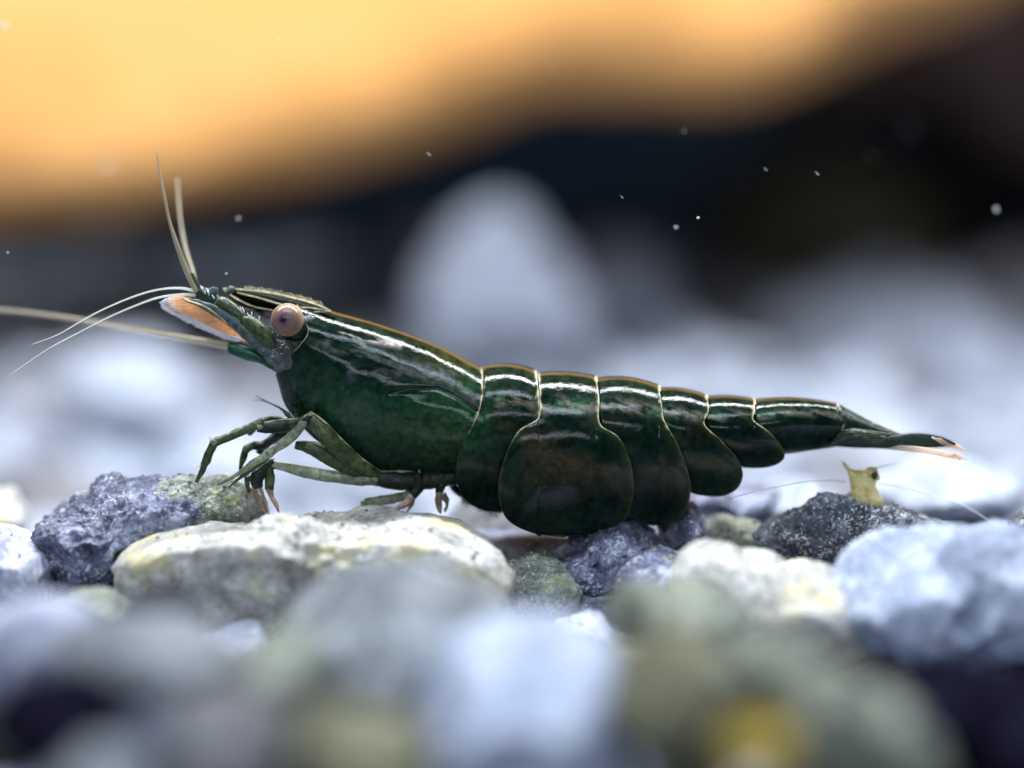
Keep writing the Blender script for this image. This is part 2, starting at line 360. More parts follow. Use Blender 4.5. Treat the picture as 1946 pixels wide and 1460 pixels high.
S('small pebble in shade between the dark blue stone and the cream ones', [(1170,1110),(1220,1060),(1290,1050),(1330,1075),(1310,1120),(1240,1160),(1180,1150)], -2.0, 1.0, M['slate'], 18, 5, 0.07, 5)
S('small yellowish stone between the tail plates and the glittering charcoal stone', [(1330,1010),(1360,985),(1400,992),(1450,1010),(1470,1050),(1420,1080),(1350,1070)], 0.6, 0.9, M['palegreen'], 19, 5)
S('glittering charcoal stone that the tiny amber shrimp stands on', [(1448,1020),(1470,998),(1530,970),(1570,950),(1620,952),(1680,968),(1740,985),(1800,1003),(1835,1020),(1820,1060),(1740,1090),(1640,1100),(1540,1088),(1460,1065)], -0.3, 1.4, M['charcoal'], 20, 6, 0.10, 5, fine=0.13)
S('large ice-blue stone with a bright top at the right edge', [(1590,1110),(1630,1050),(1660,1030),(1740,1022),(1850,1018),(1960,1015),(2060,1060),(2080,1200),(1980,1300),(1800,1310),(1650,1270),(1590,1190)], -4.2, 2.0, M['iceblue'], 21, 6, 0.08, 7)
S('pale creamy stone left of the large ice-blue stone', [(1285,1100),(1300,1060),(1350,1040),(1420,1060),(1500,1085),(1600,1095),(1660,1130),(1650,1230),(1540,1280),(1400,1260),(1300,1190)], -3.6, 1.6, M['cream'], 22, 6, 0.08, 6)
S('white blurred stone between the tail plates and the charcoal stone', blob(1520,985,110,58,23), 4.0, 2.2, M['far1'], 23, 5)
S('white blurred stone behind the tiny amber shrimp at right', blob(1800,955,135,68,24), 4.6, 2.6, M['far1'], 24, 5)
S('dark grey stone in the hollow behind the tail plates', blob(1400,965,90,42,25), 3.0, 1.5, M['slate'], 25, 5)
S('small dark pebble cut off by the right edge above the ice-blue stone', blob(1960,1000,36,32,26), -0.6, 0.7, M['charcoal'], 26, 5, fine=0.05)
S('smooth beige-grey stone behind the belly of the shrimp', [(820,1010),(870,965),(930,950),(1000,975),(1060,1010),(1060,1080),(960,1110),(860,1090)], 2.4, 1.5, M['far3'], 27, 5)
S('cream pebble cut off by the left edge above the lavender stone', blob(-8,985,45,55,28), 3.2, 1.2, M['cream'], 28, 5)
# blurred stones in the foreground
FG = [
 ('grey-green blurred stone filling the centre foreground', [(480,1180),(560,1130),(700,1095),(860,1110),(960,1160),(980,1280),(900,1400),(720,1440),(560,1380),(480,1280)], -9, 2.6, 'greygreen'),
 ('olive green blurred pebble below the right end of the cream stone', [(790,1120),(850,1095),(930,1100),(965,1140),(930,1190),(840,1195)], -3.6, 0.9, 'olive'),
 ('bright blue-white blurred stone at bottom centre', [(810,1290),(850,1200),(960,1160),(1100,1170),(1190,1210),(1220,1300),(1210,1430),(1180,1620),(1080,1800),(900,1800),(800,1600),(800,1420)], -12, 2.2, 'iceblue'),
 ('dark plum-coloured blurred pebble left of the centre foreground', blob(300,1185,80,60,41), -8, 1.2, 'navy'),
 ('slate grey blurred stone above the pale left foreground stones', blob(290,1250,170,80,42), -13, 1.4, 'greygreen'),
 ('pale lavender blurred stone at the left edge of the foreground', blob(40,1240,130,105,43), -9.5, 1.5, 'lavender'),
 ('lavender-grey blurred stone in the lower left foreground', blob(290,1345,150,75,44), -13, 1.4, 'lavender'),
 ('black-blue blurred stone in the lower left corner', blob(90,1390,130,100,45), -15, 1.5, 'navy'),
 ('pale grey blurred stone right of the dark corner stone', blob(410,1440,120,110,46), -15.5, 1.4, 'far3'),
 ('olive blurred stone at the bottom below the grey-green stone', blob(660,1450,150,90,47), -15, 1.5, 'olive'),
 ('small green-grey blurred pebble at the bottom left edge', blob(190,1500,110,60,48), -16, 1.2, 'greygreen'),
 ('dark olive blurred stone right of the bright blue-white stone', [(1190,1260),(1280,1210),(1380,1230),(1430,1310),(1400,1440),(1290,1500),(1190,1440)], -13.5, 1.8, 'olive'),
 ('pale green blurred pebble above the yellow one', blob(1440,1255,90,60,50), -13.8, 0.8, 'palegreen'),
 ('ochre yellow blurred pebble at the bottom edge', blob(1455,1435,72,62,51), -16.3, 0.8, 'yellow'),
 ('pale olive blurred stone between the yellow pebble and the dark corner', [(1470,1310),(1560,1280),(1660,1320),(1760,1400),(1820,1500),(1700,1560),(1520,1520),(1470,1420)], -14, 1.5, 'palegreen'),
 ('near-black blurred stone in the lower right corner', [(1640,1290),(1760,1265),(1900,1290),(2040,1330),(2080,1450),(2040,1560),(1860,1560),(1740,1440),(1660,1370)], -11, 2.0, 'navy'),
 ('pale grey blurred stone between the dark pebble and the grey-green stone', blob(520,1300,110,85,54), -12, 1.3, 'palegreen'),
 ('cream blurred stone between the blue-white and the ice-blue stones', blob(1290,1180,130,70,55), -8, 1.4, 'palegreen'),
 ('small pale pebble wedged below the algae-covered lavender stone', blob(180,1165,90,38,56), -4.0, 0.9, 'palegreen'),
]
for i, (lab, ol, yc, dp, mk) in enumerate(FG): S(lab, ol, yc, dp, M[mk], 60 + i, 5, 0.10, 6)
# individually shaped blurred stones behind
BG = [
 ('huge dark olive-brown blurred stone in the dark water at right', [(1330,420),(1420,310),(1550,270),(1720,280),(1850,330),(1900,450),(1850,600),(1400,600)], 100, 6.0, 'darkolive'),
 ('tall pale blurred stone rising behind the middle of the shrimp', [(800,600),(835,480),(880,415),(935,390),(995,410),(1045,470),(1100,570),(1120,720),(960,770),(800,720)], 52, 3.6, 'far2'),
 ('grey blurred stone leaning right of the tall pale stone', [(1080,600),(1110,490),(1170,450),(1240,500),(1290,590),(1310,740),(1180,760),(1080,730)], 66, 4.0, 'far2'),
 ('low blue-grey blurred stone right of the grey leaning one', [(1200,520),(1260,450),(1330,490),(1400,580),(1430,720),(1320,760),(1220,740)], 80, 4.5, 'far2'),
 ('dim grey blurred stone left of the tall pale stone', [(560,600),(640,510),(760,470),(830,520),(850,700),(720,740),(580,710)], 80, 4.5, 'far2'),
 ('wide pale blurred stone on the horizon at right', [(1450,640),(1560,560),(1700,545),(1840,580),(1900,680),(1780,780),(1530,760)], 68, 4.0, 'far1'),
 ('grey blurred stone at the right edge of the horizon', [(1800,580),(1880,510),(1990,480),(2080,580),(2060,760),(1880,760)], 80, 4.5, 'far3'),
 ('bright lavender blurred stone behind the feelers at left', [(80,760),(130,670),(240,650),(340,700),(390,780),(300,860),(130,860)], 38, 3.0, 'far1'),
]
for i, (lab, ol, yc, dp, mk) in enumerate(BG): S(lab, ol, yc, dp, M[mk], 90 + i, 4, 0.12, 6)
# the rest of the gravel behind
protos = {}
g = np.random.default_rng(5)
def proto(mk, k):
    if (mk, k) not in protos:
        v, f = ico(4); V = cut(v, 16, 300 + k, 0.45, 0.8) * np.array([1.15, 1.0, 0.78])
        V = V + v * (0.12 * fbm(V * 1.4 + k, 4, k))[:, None]
        me = bpy.data.meshes.new('gravel_stone'); me.from_pydata(V.tolist(), [], f)
        me.polygons.foreach_set('use_smooth', [True] * len(f)); me.materials.append(M[mk]); protos[(mk, k)] = me
    return protos[(mk, k)]
cnt = 0
LB = {'far1': 'pale blue-white blurred stone in the gravel behind the shrimp', 'far2': 'slate-grey blurred stone in the gravel behind the shrimp', 'far3': 'warm grey blurred stone in the gravel behind the shrimp'}
yy = 16.0
while yy < 116:
    halfw = (40 + yy) * 0.27 + 2
    r0 = 1.3 + yy * 0.02
    xx = 9.73 - halfw + g.uniform(0, r0)
    while xx < 9.73 + halfw and cnt < 290:
        r = r0 * g.uniform(0.75, 1.35); mk = g.choice(['far1', 'far1', 'far1', 'far2', 'far3'])
        o = bpy.data.objects.new('stone', proto(mk, int(g.integers(0, 3)))); COL.objects.link(o)
        X0 = xx; Y0 = yy + g.uniform(-.5, .5) * r0
        o.location = (X0, Y0, float(ground_z(np.array(X0), np.array(Y0))) + r * 0.15)
        o.scale = (r, r * g.uniform(.8, 1.1), r * g.uniform(.7, 1.1)); o.rotation_euler = (g.uniform(-.4, .4), g.uniform(-.4, .4), g.uniform(0, 6.28))
        tag(o, LB[mk], 'stone', 'blurred gravel stones behind the shrimp'); cnt += 1
        xx += r * 1.75
    yy += r0 * 2.1
# smaller stones filling the gaps in front
PR = {}
g = np.random.default_rng(15)
FL = {'lavender': 'lavender', 'far3': 'warm grey', 'greygreen': 'grey-green', 'palegreen': 'pale green', 'olive': 'olive', 'iceblue': 'pale blue'}
for row, (Yr, rr) in enumerate([(-1.4, .6), (-3.4, .9), (-5.8, 1.2), (-8.5, 1.3)]):
    hw = (40 + Yr) * .26; xx = 9.73 - hw + g.uniform(0, rr)
    while xx < (9.73 + hw if row < 2 else 12.5):
        r = rr * g.uniform(.7, 1.2); mk = g.choice(list(FL))
        Y0 = Yr + g.uniform(-.6, .6); top = 6.2 - (40 + Y0) / 4000 * (1105 + row * 55 + g.uniform(-15, 40) - 380)
        o = bpy.data.objects.new('stone', proto(mk, int(g.integers(0, 3)))); COL.objects.link(o)
        o.location = (xx, Y0, top - r * .8); o.scale = (r, r, r); o.rotation_euler = (g.uniform(-.5, .5), g.uniform(-.5, .5), g.uniform(0, 6.28))
        tag(o, FL[mk] + ' small stone wedged low between the larger foreground stones', 'stone', 'small stones wedged between the foreground stones')
        xx += r * 1.5

# loose grit lying on and between the stones of the crest: nobody could count it
bpy.context.view_layer.update()
dg = bpy.context.evaluated_depsgraph_get()
for tone, cnt_g in (('far3', 500), ('cream', 400)):
    gv, gf = [], []; v1, f1 = ico(1)
    for k in range(cnt_g):
        Xp = g.uniform(-1, 20.5); Yp = g.uniform(-5.5, 2.5); r = g.uniform(.015, .05)
        hit, loc, nor, _, ob, _ = scene.ray_cast(dg, Vector((Xp, Yp, 2.2)), Vector((0, 0, -1)))
        if not hit or nor.z < 0.55 or (6.5 < Xp < 13 and -1.3 < Yp < 1.2 and loc.z > -.2): continue
        V = cut(v1, 3, k, .5, .8) * r * g.uniform(.6, 1.3, 3); b0 = len(gv)
        gv.extend((V + np.array(loc) + [0, 0, r * .3]).tolist()); gf.extend([tuple(i + b0 for i in q) for q in f1])
    tag(mesh_obj('grit', gv, gf, M[tone], smooth=False), {'far3': 'grey', 'cream': 'pale cream'}[tone] + ' grit scattered over the stones', 'grit', kind='stuff')

# ------------------------------------------------------------------ driftwood
def log(name, bottom, thick, Yc, mat, label, nseg=40, seed=0, ry=1.0):
    s = spline(bottom, 120); n = len(s)
    B = P(s[:, 0], s[:, 1], Yc); rad = np.interp(np.linspace(0, 1, n), np.linspace(0, 1, len(thick)), thick)
    T = np.gradient(B, axis=0); T /= np.linalg.norm(T, axis=1)[:, None]
    up = np.cross(np.array([0, 1., 0]), T) * -1; up /= np.linalg.norm(up, axis=1)[:, None]
    up[up[:, 2] < 0] *= -1
    C = B + up * rad[:, None]; a = np.linspace(0, 2 * math.pi, nseg, endpoint=False)
    se = lambda x: np.sign(x) * np.abs(x) ** 0.42
    D = up[:, None] * se(np.cos(a))[None, :, None] + np.array([0, 1., 0])[None, None] * se(np.sin(a))[None, :, None] * ry
    V = (C[:, None] + D * rad[:, None, None]); V = V + D * (0.45 * fbm(V * 0.16 + seed, 4, seed))[..., None] * 0.8
    return tag(mesh_obj(name, V.reshape(-1, 3), ring_faces(n, nseg), mat), label, 'driftwood')
log('driftwood', [(-900,620),(-500,530),(-200,462),(0,424),(200,402),(400,372),(600,336),(750,290),(900,235),(1050,195),(1200,195),(1400,188),(1500,165),(1600,115),(1750,50),(1950,-40),(2400,-250)], [6,7,8,8.5,9,9,9,9,9,9], 58, M['wood'], 'golden yellow driftwood branch crossing the top of the picture, out of focus', seed=3)
log('driftwood', [(1500,260),(1700,200),(1800,250),(1900,330),(2050,330),(2300,330),(2600,330)], [2,5,7,8,8,8], 95, M['wood_dark'], 'dark brown driftwood in shade behind the golden branch at the upper right corner', seed=8)

# ------------------------------------------------------------------ the big shrimp
top_pts = np.array([(505,560),(560,568),(600,577),(628,591),(700,611),(760,632),(830,655),(870,673),(900,690),(918,702),(960,692),(1020,704),(1065,706),(1133,714),(1180,713),(1252,728),(1300,735),(1345,748),(1400,748),(1435,755),(1500,752),(1560,757),(1592,765),(1650,800)], float)
bot_pts = np.array([(505,690),(530,740),(555,787),(600,832),(650,870),(720,897),(800,908),(870,905),(950,900),(1200,880),(1400,870),(1490,862),(1560,855),(1605,840)], float)
W_pts = np.array([(505,0.25),(530,0.55),(560,0.72),(620,0.88),(700,1.0),(800,1.12),(900,1.15),(1000,1.14),(1100,1.12),(1200,1.02),(1300,0.9),(1400,0.76),(1500,0.62),(1600,0.42)])
H_pts = np.array([(505,60),(560,80),(620,90),(700,110),(800,125),(900,118),(1000,105),(1100,98),(1200,92),(1300,82),(1400,66),(1500,52),(1600,42)])
fi = lambda A, x: np.interp(x, A[:, 0], A[:, 1])
def depth(px, py, tuck=True):
    H = fi(H_pts, px); Wd = fi(W_pts, px); u = (py - fi(top_pts, px)) / H
    y = np.sqrt(np.clip(1 - (1 - np.clip(u, 0, 1)) ** 2, 0, 1))
    bt = fi(bot_pts, px); v = np.clip((py - fi(top_pts, px) - H) / np.maximum(bt - fi(top_pts, px) - H, 20), 0, 1.0)
    low = np.sqrt(np.clip(1 - 0.93 * v ** 2.2, 0, 1)) if tuck else (1 - 0.10 * np.clip(v, 0, 1.8) ** 2)
    return Wd * y * low
def g2(p, x, y, sx, sy, rot=0):
    dx = p[:, 0] - x; dy = p[:, 1] - y; c, s = math.cos(rot), math.sin(rot)
    a = dx * c + dy * s; b = -dx * s + dy * c
    return np.exp(-(a / sx) ** 2 - (b / sy) ** 2)
def line_mask(p, pts, wd):
    pts = np.array(pts, float); d = np.full(len(p), 1e9)
    for a, b in zip(pts[:-1], pts[1:]):
        ab = b - a; t = np.clip(((p - a) @ ab) / (ab @ ab), 0, 1)
        d = np.minimum(d, np.linalg.norm(p - (a + t[:, None] * ab), axis=1))
    return np.exp(-(d / wd) ** 2)
def mixv(c, m, col): return c + m[:, None] * (np.array(col) - c)
def shrimp_col(p, V):
    q = np.stack([p[:, 0] / 60, p[:, 1] / 60, 0 * p[:, 0]], -1)
    n = fbm(q, 5, 21); n2 = fbm(q * 2.5, 4, 33); n3 = fbm(q * 0.8, 3, 44)
    c = np.tile(np.array([0.006, 0.019, 0.015]), (len(p), 1))
    c = mixv(c, np.clip(n3 * 0.6 + 0.2, 0, 0.6), (0.009, 0.037, 0.020))
    u = (p[:, 1] - fi(top_pts, p[:, 0])) / fi(H_pts, p[:, 0])
    # olive back
    c = mixv(c, np.clip(1 - u * 2.2, 0, 1) * 0.7, (0.030, 0.037, 0.017))
    c = mixv(c, g2(p, 855, 690, 60, 24, 0.5) * 0.8, (0.055, 0.06, 0.018))
    # green gill cover
    c = mixv(c, np.clip(g2(p, 640, 765, 110, 50, 0.5) + g2(p, 790, 800, 130, 70, 0.1) + g2(p, 860, 780, 60, 50, 0.3), 0, 1) * 0.8, (0.018, 0.092, 0.046))
    c = mixv(c, g2(p, 845, 800, 70, 55, 0.2) * 0.6, (0.042, 0.105, 0.034))
    c = mixv(c, g2(p, 700, 715, 120, 25, 0.25) * np.clip(0.6 + n, 0, 1) * 0.7, (0.007, 0.022, 0.018))
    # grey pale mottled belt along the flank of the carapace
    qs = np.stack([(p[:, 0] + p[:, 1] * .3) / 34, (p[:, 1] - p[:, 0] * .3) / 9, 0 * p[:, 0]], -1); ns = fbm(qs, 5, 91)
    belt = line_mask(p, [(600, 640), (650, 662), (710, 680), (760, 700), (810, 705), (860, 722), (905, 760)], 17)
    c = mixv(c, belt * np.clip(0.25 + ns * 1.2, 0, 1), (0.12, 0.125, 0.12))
    c = mixv(c, line_mask(p, [(625, 628), (700, 645), (760, 655)], 6) * np.clip(0.25 + ns * 2, 0, 1), (0.60, 0.54, 0.50))  # sparkle line of the highlight painted into the shell colour
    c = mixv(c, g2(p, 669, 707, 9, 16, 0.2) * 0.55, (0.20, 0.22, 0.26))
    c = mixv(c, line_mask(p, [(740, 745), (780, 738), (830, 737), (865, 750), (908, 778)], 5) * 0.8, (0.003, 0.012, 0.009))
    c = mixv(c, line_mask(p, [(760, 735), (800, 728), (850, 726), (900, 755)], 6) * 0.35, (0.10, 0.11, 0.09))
    # abdomen: brown mottling, pale mottled belt, partly a flank reflection put into the colour, mint specks
    ab = np.clip((p[:, 0] - 925) / 20, 0, 1)
    belt = np.exp(-((u - 0.62) / 0.13) ** 2) * ab
    c = mixv(c, belt * np.clip(0.4 + ns * 1.4, 0, 0.95), (0.21, 0.19, 0.155))
    mint = belt * np.clip((fbm(q * 1.7 + 7, 3, 55) - 0.25) * 5, 0, 1); c = mixv(c, mint * 0.55, (0.09, 0.20, 0.115))
    br = ab * np.clip((p[:, 1] - 790) / 30, 0, 1) * np.clip(1 - (p[:, 1] - 880) / 70, 0, 1) * np.clip(n * 1.1 + 0.25, 0, 1) * np.clip((1420 - p[:, 0]) / 200, 0, 1)
    c = mixv(c, br * 0.75, (0.085, 0.064, 0.036))
    fine = fbm(q * 7, 3, 66); c = c * (0.62 + 0.24 * np.clip(fine, -1, 1))[:, None]
    return c
GOLD = (0.72, 0.64, 0.42)
shr = empty('shrimp', tuple(P(800, 985, 0)), 'dark green shrimp standing side-on on the gravel, facing left', 'shrimp')
def plate(name, Fr, Br, crown, off, ns=70, nt=110, tuck=False, bulge=0.05, rim_f=0.0, rim_b=2.3, rim_low=3.0, extra=None, label=None, mids=None):
    F2 = spline(Fr, nt * 3); B2 = spline(Br, nt * 3)
    # denser towards the back (top) where the surface turns
    t = np.linspace(0, 1, nt) ** 1.7
    k = t * (nt * 3 - 1); i0 = np.floor(k).astype(int); i1 = np.minimum(i0 + 1, nt * 3 - 1); fr = (k - i0)[:, None]
    Fc = F2[i0] * (1 - fr) + F2[i1] * fr; Bc = B2[i0] * (1 - fr) + B2[i1] * fr
    s = np.linspace(0, 1, ns)
    if mids is None:
        p = Fc[:, None] * (1 - s)[None, :, None] + Bc[:, None] * s[None, :, None]
    else:
        cur = [Fc] + [(lambda q: q[i0] * (1 - fr) + q[i1] * fr)(spline(m_, nt * 3)) for m_ in mids] + [Bc]
        ss = np.linspace(0, 1, len(cur)); p = np.zeros((nt, ns, 2))
        for j in range(nt):
            p[j] = spline([c_[j] for c_ in cur], ns)
    p[..., 1] -= (crown * 4 * s * (1 - s))[None] * np.clip(1 - t * 3, 0, 1)[:, None]
    flat = p.reshape(-1, 2)
    topy = p[0, :, 1]
    # local top of this plate so that the dorsal line closes at y = 0
    H = fi(H_pts, flat[:, 0]); Wd = fi(W_pts, flat[:, 0])
    ltop = np.interp(flat[:, 0], p[0, :, 0], topy) if p[0, -1, 0] > p[0, 0, 0] else fi(top_pts, flat[:, 0])
    ltop = np.minimum(ltop, flat[:, 1]); base_top = np.where((flat[:, 0] >= p[0, 0, 0]) & (flat[:, 0] <= p[0, -1, 0]), ltop, np.minimum(fi(top_pts, flat[:, 0]), flat[:, 1]))
    u = (flat[:, 1] - base_top) / H
    y = np.clip(1 - (1 - np.clip(u, 0, 1)) ** 2, 0, 1) ** 0.53
    bt = fi(bot_pts, flat[:, 0]); v = (flat[:, 1] - base_top - H) / np.maximum(bt - base_top - H, 20)
    low = np.sqrt(np.clip(1 - 0.93 * np.clip(v, 0, 1) ** 1.35, 0, 1)) if tuck else (1 - 0.62 * (np.clip(v, 0, None) / max(v.max(), .1)) ** 2.4)
    yy = Wd * y * low
    S2, T2 = np.meshgrid(s, t); S2 = S2.ravel(); T2 = T2.ravel()
    amp = np.clip((u - 0.2) / 1.3, 0, 1); amp = amp * amp * (3 - 2 * amp)
    yy = yy + amp * (off + bulge * (1 - np.abs(2 * S2 - 1) ** 3.5) * (1 - T2 ** 6))
    if not tuck: yy = yy - amp * 0.16 * np.clip((T2 - 0.86) / 0.14, 0, 1) ** 2
    yy[T2 == 0] = 0
    if extra is not None: yy = yy + extra(flat, u)
    near = P(flat[:, 0], flat[:, 1], -yy); near[:, 1] = -yy
    far = near.copy(); far[:, 1] = yy + 1e-4
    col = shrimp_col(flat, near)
    # pale outer edges of the plate
    wide = np.linalg.norm(p[:, -1] - p[:, 0], axis=1)[:, None] + 0 * s[None]
    db = ((1 - s)[None] * wide).ravel(); df = (s[None] * wide).ravel()
    wob = 0.95 + 0.75 * vnoise(np.stack([flat[:, 0] / 7, flat[:, 1] / 7, 0 * flat[:, 0]], -1), 5)
    mb = np.exp(-(db / (rim_b * wob + 1e-3)) ** 2) if rim_b else 0 * db
    mf = np.exp(-(df / (rim_f * wob + 1e-3)) ** 2) if rim_f else 0 * db
    lowz = np.clip((u - 0.8) * 1.6, 0, 1)
    mm = np.maximum(mb * (1 - 0.9 * lowz), mf * (1 - 0.9 * lowz))
    if not tuck: mm = np.maximum(mm, np.clip((T2 - 0.988) / 0.012, 0, 1) * 0.55)
    soft = np.exp(-(db / 15) ** 2) * (0.25 + 0.75 * np.clip(u, 0, 1)) * (name != 'carapace')
    col = mixv(col, soft * 0.5, (0.034, 0.048, 0.015))
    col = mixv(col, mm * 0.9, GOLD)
    Vv = np.vstack([near, far[ns:]]); C = np.vstack([col, col[ns:]]); NN = nt * ns
    Fq = []
    for j in range(nt - 1):
        for i in range(ns - 1):
            a = j * ns + i; Fq.append((a, a + ns, a + ns + 1, a + 1))
            def q(jj, ii): return jj * ns + ii if jj == 0 else NN + (jj - 1) * ns + ii
            Fq.append((q(j, i), q(j, i + 1), q(j + 1, i + 1), q(j + 1, i)))
    o = mesh_obj(name, Vv, Fq, M['shell'], shr, col=C)
    if label: o['label'] = label
    md = o.modifiers.new('thickness', 'SOLIDIFY'); md.thickness = 0.03; md.offset = -1
    return o
# carapace: front edge, two inner ribs, rear edge, from the back line down to the belly
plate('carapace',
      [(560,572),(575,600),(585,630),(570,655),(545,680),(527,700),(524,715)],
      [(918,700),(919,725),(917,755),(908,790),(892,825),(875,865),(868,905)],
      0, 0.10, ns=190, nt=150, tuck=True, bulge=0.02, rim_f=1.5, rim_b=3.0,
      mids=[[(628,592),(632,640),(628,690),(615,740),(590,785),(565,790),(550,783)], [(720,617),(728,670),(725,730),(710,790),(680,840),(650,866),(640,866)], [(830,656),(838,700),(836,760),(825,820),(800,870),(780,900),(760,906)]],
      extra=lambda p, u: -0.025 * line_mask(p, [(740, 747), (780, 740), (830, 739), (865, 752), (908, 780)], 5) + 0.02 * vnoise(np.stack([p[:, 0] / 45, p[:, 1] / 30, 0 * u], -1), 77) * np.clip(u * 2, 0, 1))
plate('tail_segment', [(920,697),(914,740),(898,800),(874,850),(866,900),(880,945),(912,968),(950,976)], [(1019,705),(1025,760),(1024,800),(1010,860),(1000,920),(985,960),(950,976)], 8, 0.02, rim_f=0, label='first tail segment, narrow plate behind the head shield')
plate('tail_segment', [(1023,710),(1026,760),(1022,795),(985,820),(958,872),(947,932),(962,985),(1008,1012),(1068,1021)], [(1133,716),(1139,760),(1141,806),(1177,832),(1199,882),(1204,935),(1190,985),(1135,1013),(1068,1021)], 5, 0.21, ns=100, nt=150, bulge=0.12, rim_f=2.2, label='second tail segment with the large round side plate')
plate('tail_segment', [(1138,720),(1143,800),(1165,860),(1178,925),(1192,980),(1240,1000)], [(1252,732),(1258,770),(1263,800),(1287,842),(1306,890),(1313,932),(1300,976),(1270,997),(1240,1000)], 8, 0.09, bulge=0.09, label='third tail segment')
plate('tail_segment', [(1256,738),(1262,795),(1283,850),(1298,900),(1312,935),(1352,945)], [(1343,750),(1347,780),(1339,806),(1372,838),(1402,873),(1412,902),(1402,928),(1378,942),(1352,945)], 5, 0.05, bulge=0.07, label='fourth tail segment')
plate('tail_segment', [(1346,754),(1346,805),(1380,848),(1405,885),(1430,891)], [(1433,758),(1435,780),(1432,798),(1461,820),(1484,846),(1491,868),(1478,882),(1455,889),(1430,891)], 4, 0.02, bulge=0.05, label='fifth tail segment')
plate('tail_segment', [(1435,760),(1440,800),(1465,838),(1478,862),(1500,862)], [(1592,767),(1602,785),(1606,803),(1598,828),(1585,850)], 7, 0.0, tuck=True, bulge=0.02, label='long sixth tail segment')
# inner body so that nothing is hollow
loft('inner_body', [(560,600),(700,640),(900,720),(1100,730),(1300,755),(1500,770),(1598,785)], [(560,720),(640,850),(800,895),(1000,905),(1200,880),(1400,862),(1598,838)], [0, 0], [0.3, 0.8, 0.9, 0.9, 0.7, 0.5, 0.3], M['limb_dark'], shr, n=60)
# telson and tail fan
loft('telson', [(1592,767),(1620,782),(1660,803),(1700,820),(1722,829)], [(1600,838),(1630,836),(1670,834),(1700,833),(1722,832)], [0, 0], [0.42, 0.36, 0.27, 0.18, 0.05], M['limb_dark'], shr)
for p_ in ((1657, 805), (1684, 817)): tube('spine', [(p_[0], p_[1], -0.16, 2.2), (p_[0] + 8, p_[1] + 4, -0.18, 1)], M['rim'], shr, 4, 6)
for sgn in (-1, 1):
    loft('tail_fan_blade', [(1575,842),(1620,815 if sgn < 0 else 812),(1680,828),(1740,823),(1785,829),(1816,842)], [(1578,848),(1630,851),(1700,852),(1760,851),(1800,849),(1816,845)], [sgn * 0.35, sgn * 0.62], [0.10, 0.12, 0.07, 0.05, 0.03, 0.01], M['limb_dark'], shr)
    loft('tail_fan_blade', [(1600,843),(1680,845),(1740,848),(1790,856),(1812,862)], [(1600,849),(1680,853),(1740,860),(1790,867),(1812,866)], [sgn * 0.2, sgn * 0.95], [0.05, 0.04, 0.03, 0.02, 0.01], M['tail_pale'], shr)
loft('tail_base_plate', [(1590,826),(1612,814),(1655,818),(1725,828)], [(1588,838),(1606,847),(1650,849),(1725,838)], [-0.40, -0.42], [0.02, 0.08, 0.07, 0.02], M['limb_dark'], shr)
for k in range(6): tube('tail_ridge', [(1600 + 8 * k, 818 + 4.5 * k, -.50, 1.0), (1640 + 5 * k, 822 + 3.5 * k, -.54, 1.2), (1700 + 6 * k, 828 + 2.5 * k, -.48, .5)], M['limb'], shr, 14, 5)
hv = ([], []); g = np.random.default_rng(9)
for k in range(46):
    x0 = g.uniform(1770, 1815); y0 = 830 + (x0 - 1770) * 0.28 + g.uniform(-2, 2); L_ = g.uniform(16, 34)
    tube('', [(x0, y0, -0.6, 1.0), (x0 + L_ * .95, y0 + L_ * .55 + g.uniform(-2, 3), -0.62, 0.4)], None, n=2, seg=4, join=hv)
for k in range(26):
    x0 = g.uniform(1780, 1812); y0 = 862 + g.uniform(-3, 3); L_ = g.uniform(14, 32)
    tube('', [(x0, y0, -0.8, 1.0), (x0 + L_, y0 + L_ * .4, -0.82, 0.4)], None, n=2, seg=4, join=hv)
tag(mesh_obj('tail_bristles', hv[0], hv[1], M['tail_pale'], shr), kind='stuff')
# eyes
def eyeball(px, py, Yc, rpx, sgn, label):
    v, f = ico(5); c = P(px, py, Yc); r = rpx / 100
    V = v * r; V[:, 1] *= sgn
    o = mesh_obj('eye', V if sgn > 0 else V, f if sgn > 0 else [q[::-1] for q in f], M['eye'], None)
    o.location = c; o.parent = shr; o.matrix_parent_inverse = Matrix.Translation(-Vector(shr.location)); o['label'] = label
    return o
eyeball(546, 608, -0.78, 31, 1, 'tan near eye with a dark pupil')
e2 = eyeball(549, 600, 0.75, 31, 1, 'far eye on the other side of the head'); e2.rotation_euler = (0, 0, math.pi)
for sg in (-1, 1):
    loft('eye_stalk', [(548,618),(575,600),(600,598),(615,610)], [(540,640),(570,652),(600,645),(618,625)], [sg * 0.55, sg * 0.35], [0.18, 0.24, 0.22, 0.1], M['limb_dark'], shr, n=20)
# rostrum: saw-edged blade between the eyes
ros = loft('rostrum', [(424,549),(470,552),(520,559),(575,570),(610,582),(640,598)], [(424,551),(445,572),(480,588),(520,592),(570,600),(640,606)], [0, 0], [0.02, 0.13, 0.2, 0.26, 0.34, 0.45], M['rostrum'], shr, n=50, seg=24)
tube('rostrum_edge', [(424,549,-.02,1.7),(470,552,-.04,2.1),(520,559,-.06,2.4),(575,572,-.08,2.4),(612,584,-.1,2.1),(630,592,-.2,1.4)], M['rim'], shr, 50)
tube('rostrum_edge', [(424,550,-.02,1.5),(444,565,-.12,1.8),(478,582,-.2,1.7),(512,589,-.26,1.3),(535,593,-.32,0.8)], M['rim'], shr, 40)
tube('rostrum_rib', [(450,556,-.10,0.6),(490,566,-.17,1.4),(540,581,-.25,1.7),(590,593,-.34,1.5),(629,592,-.4,1.7)], M['rim'], shr, 40)
tube('rostrum_rib', [(560,584,-.3,0.7),(595,586,-.35,1.3),(622,591,-.4,1.1)], M['rim'], shr, 30)
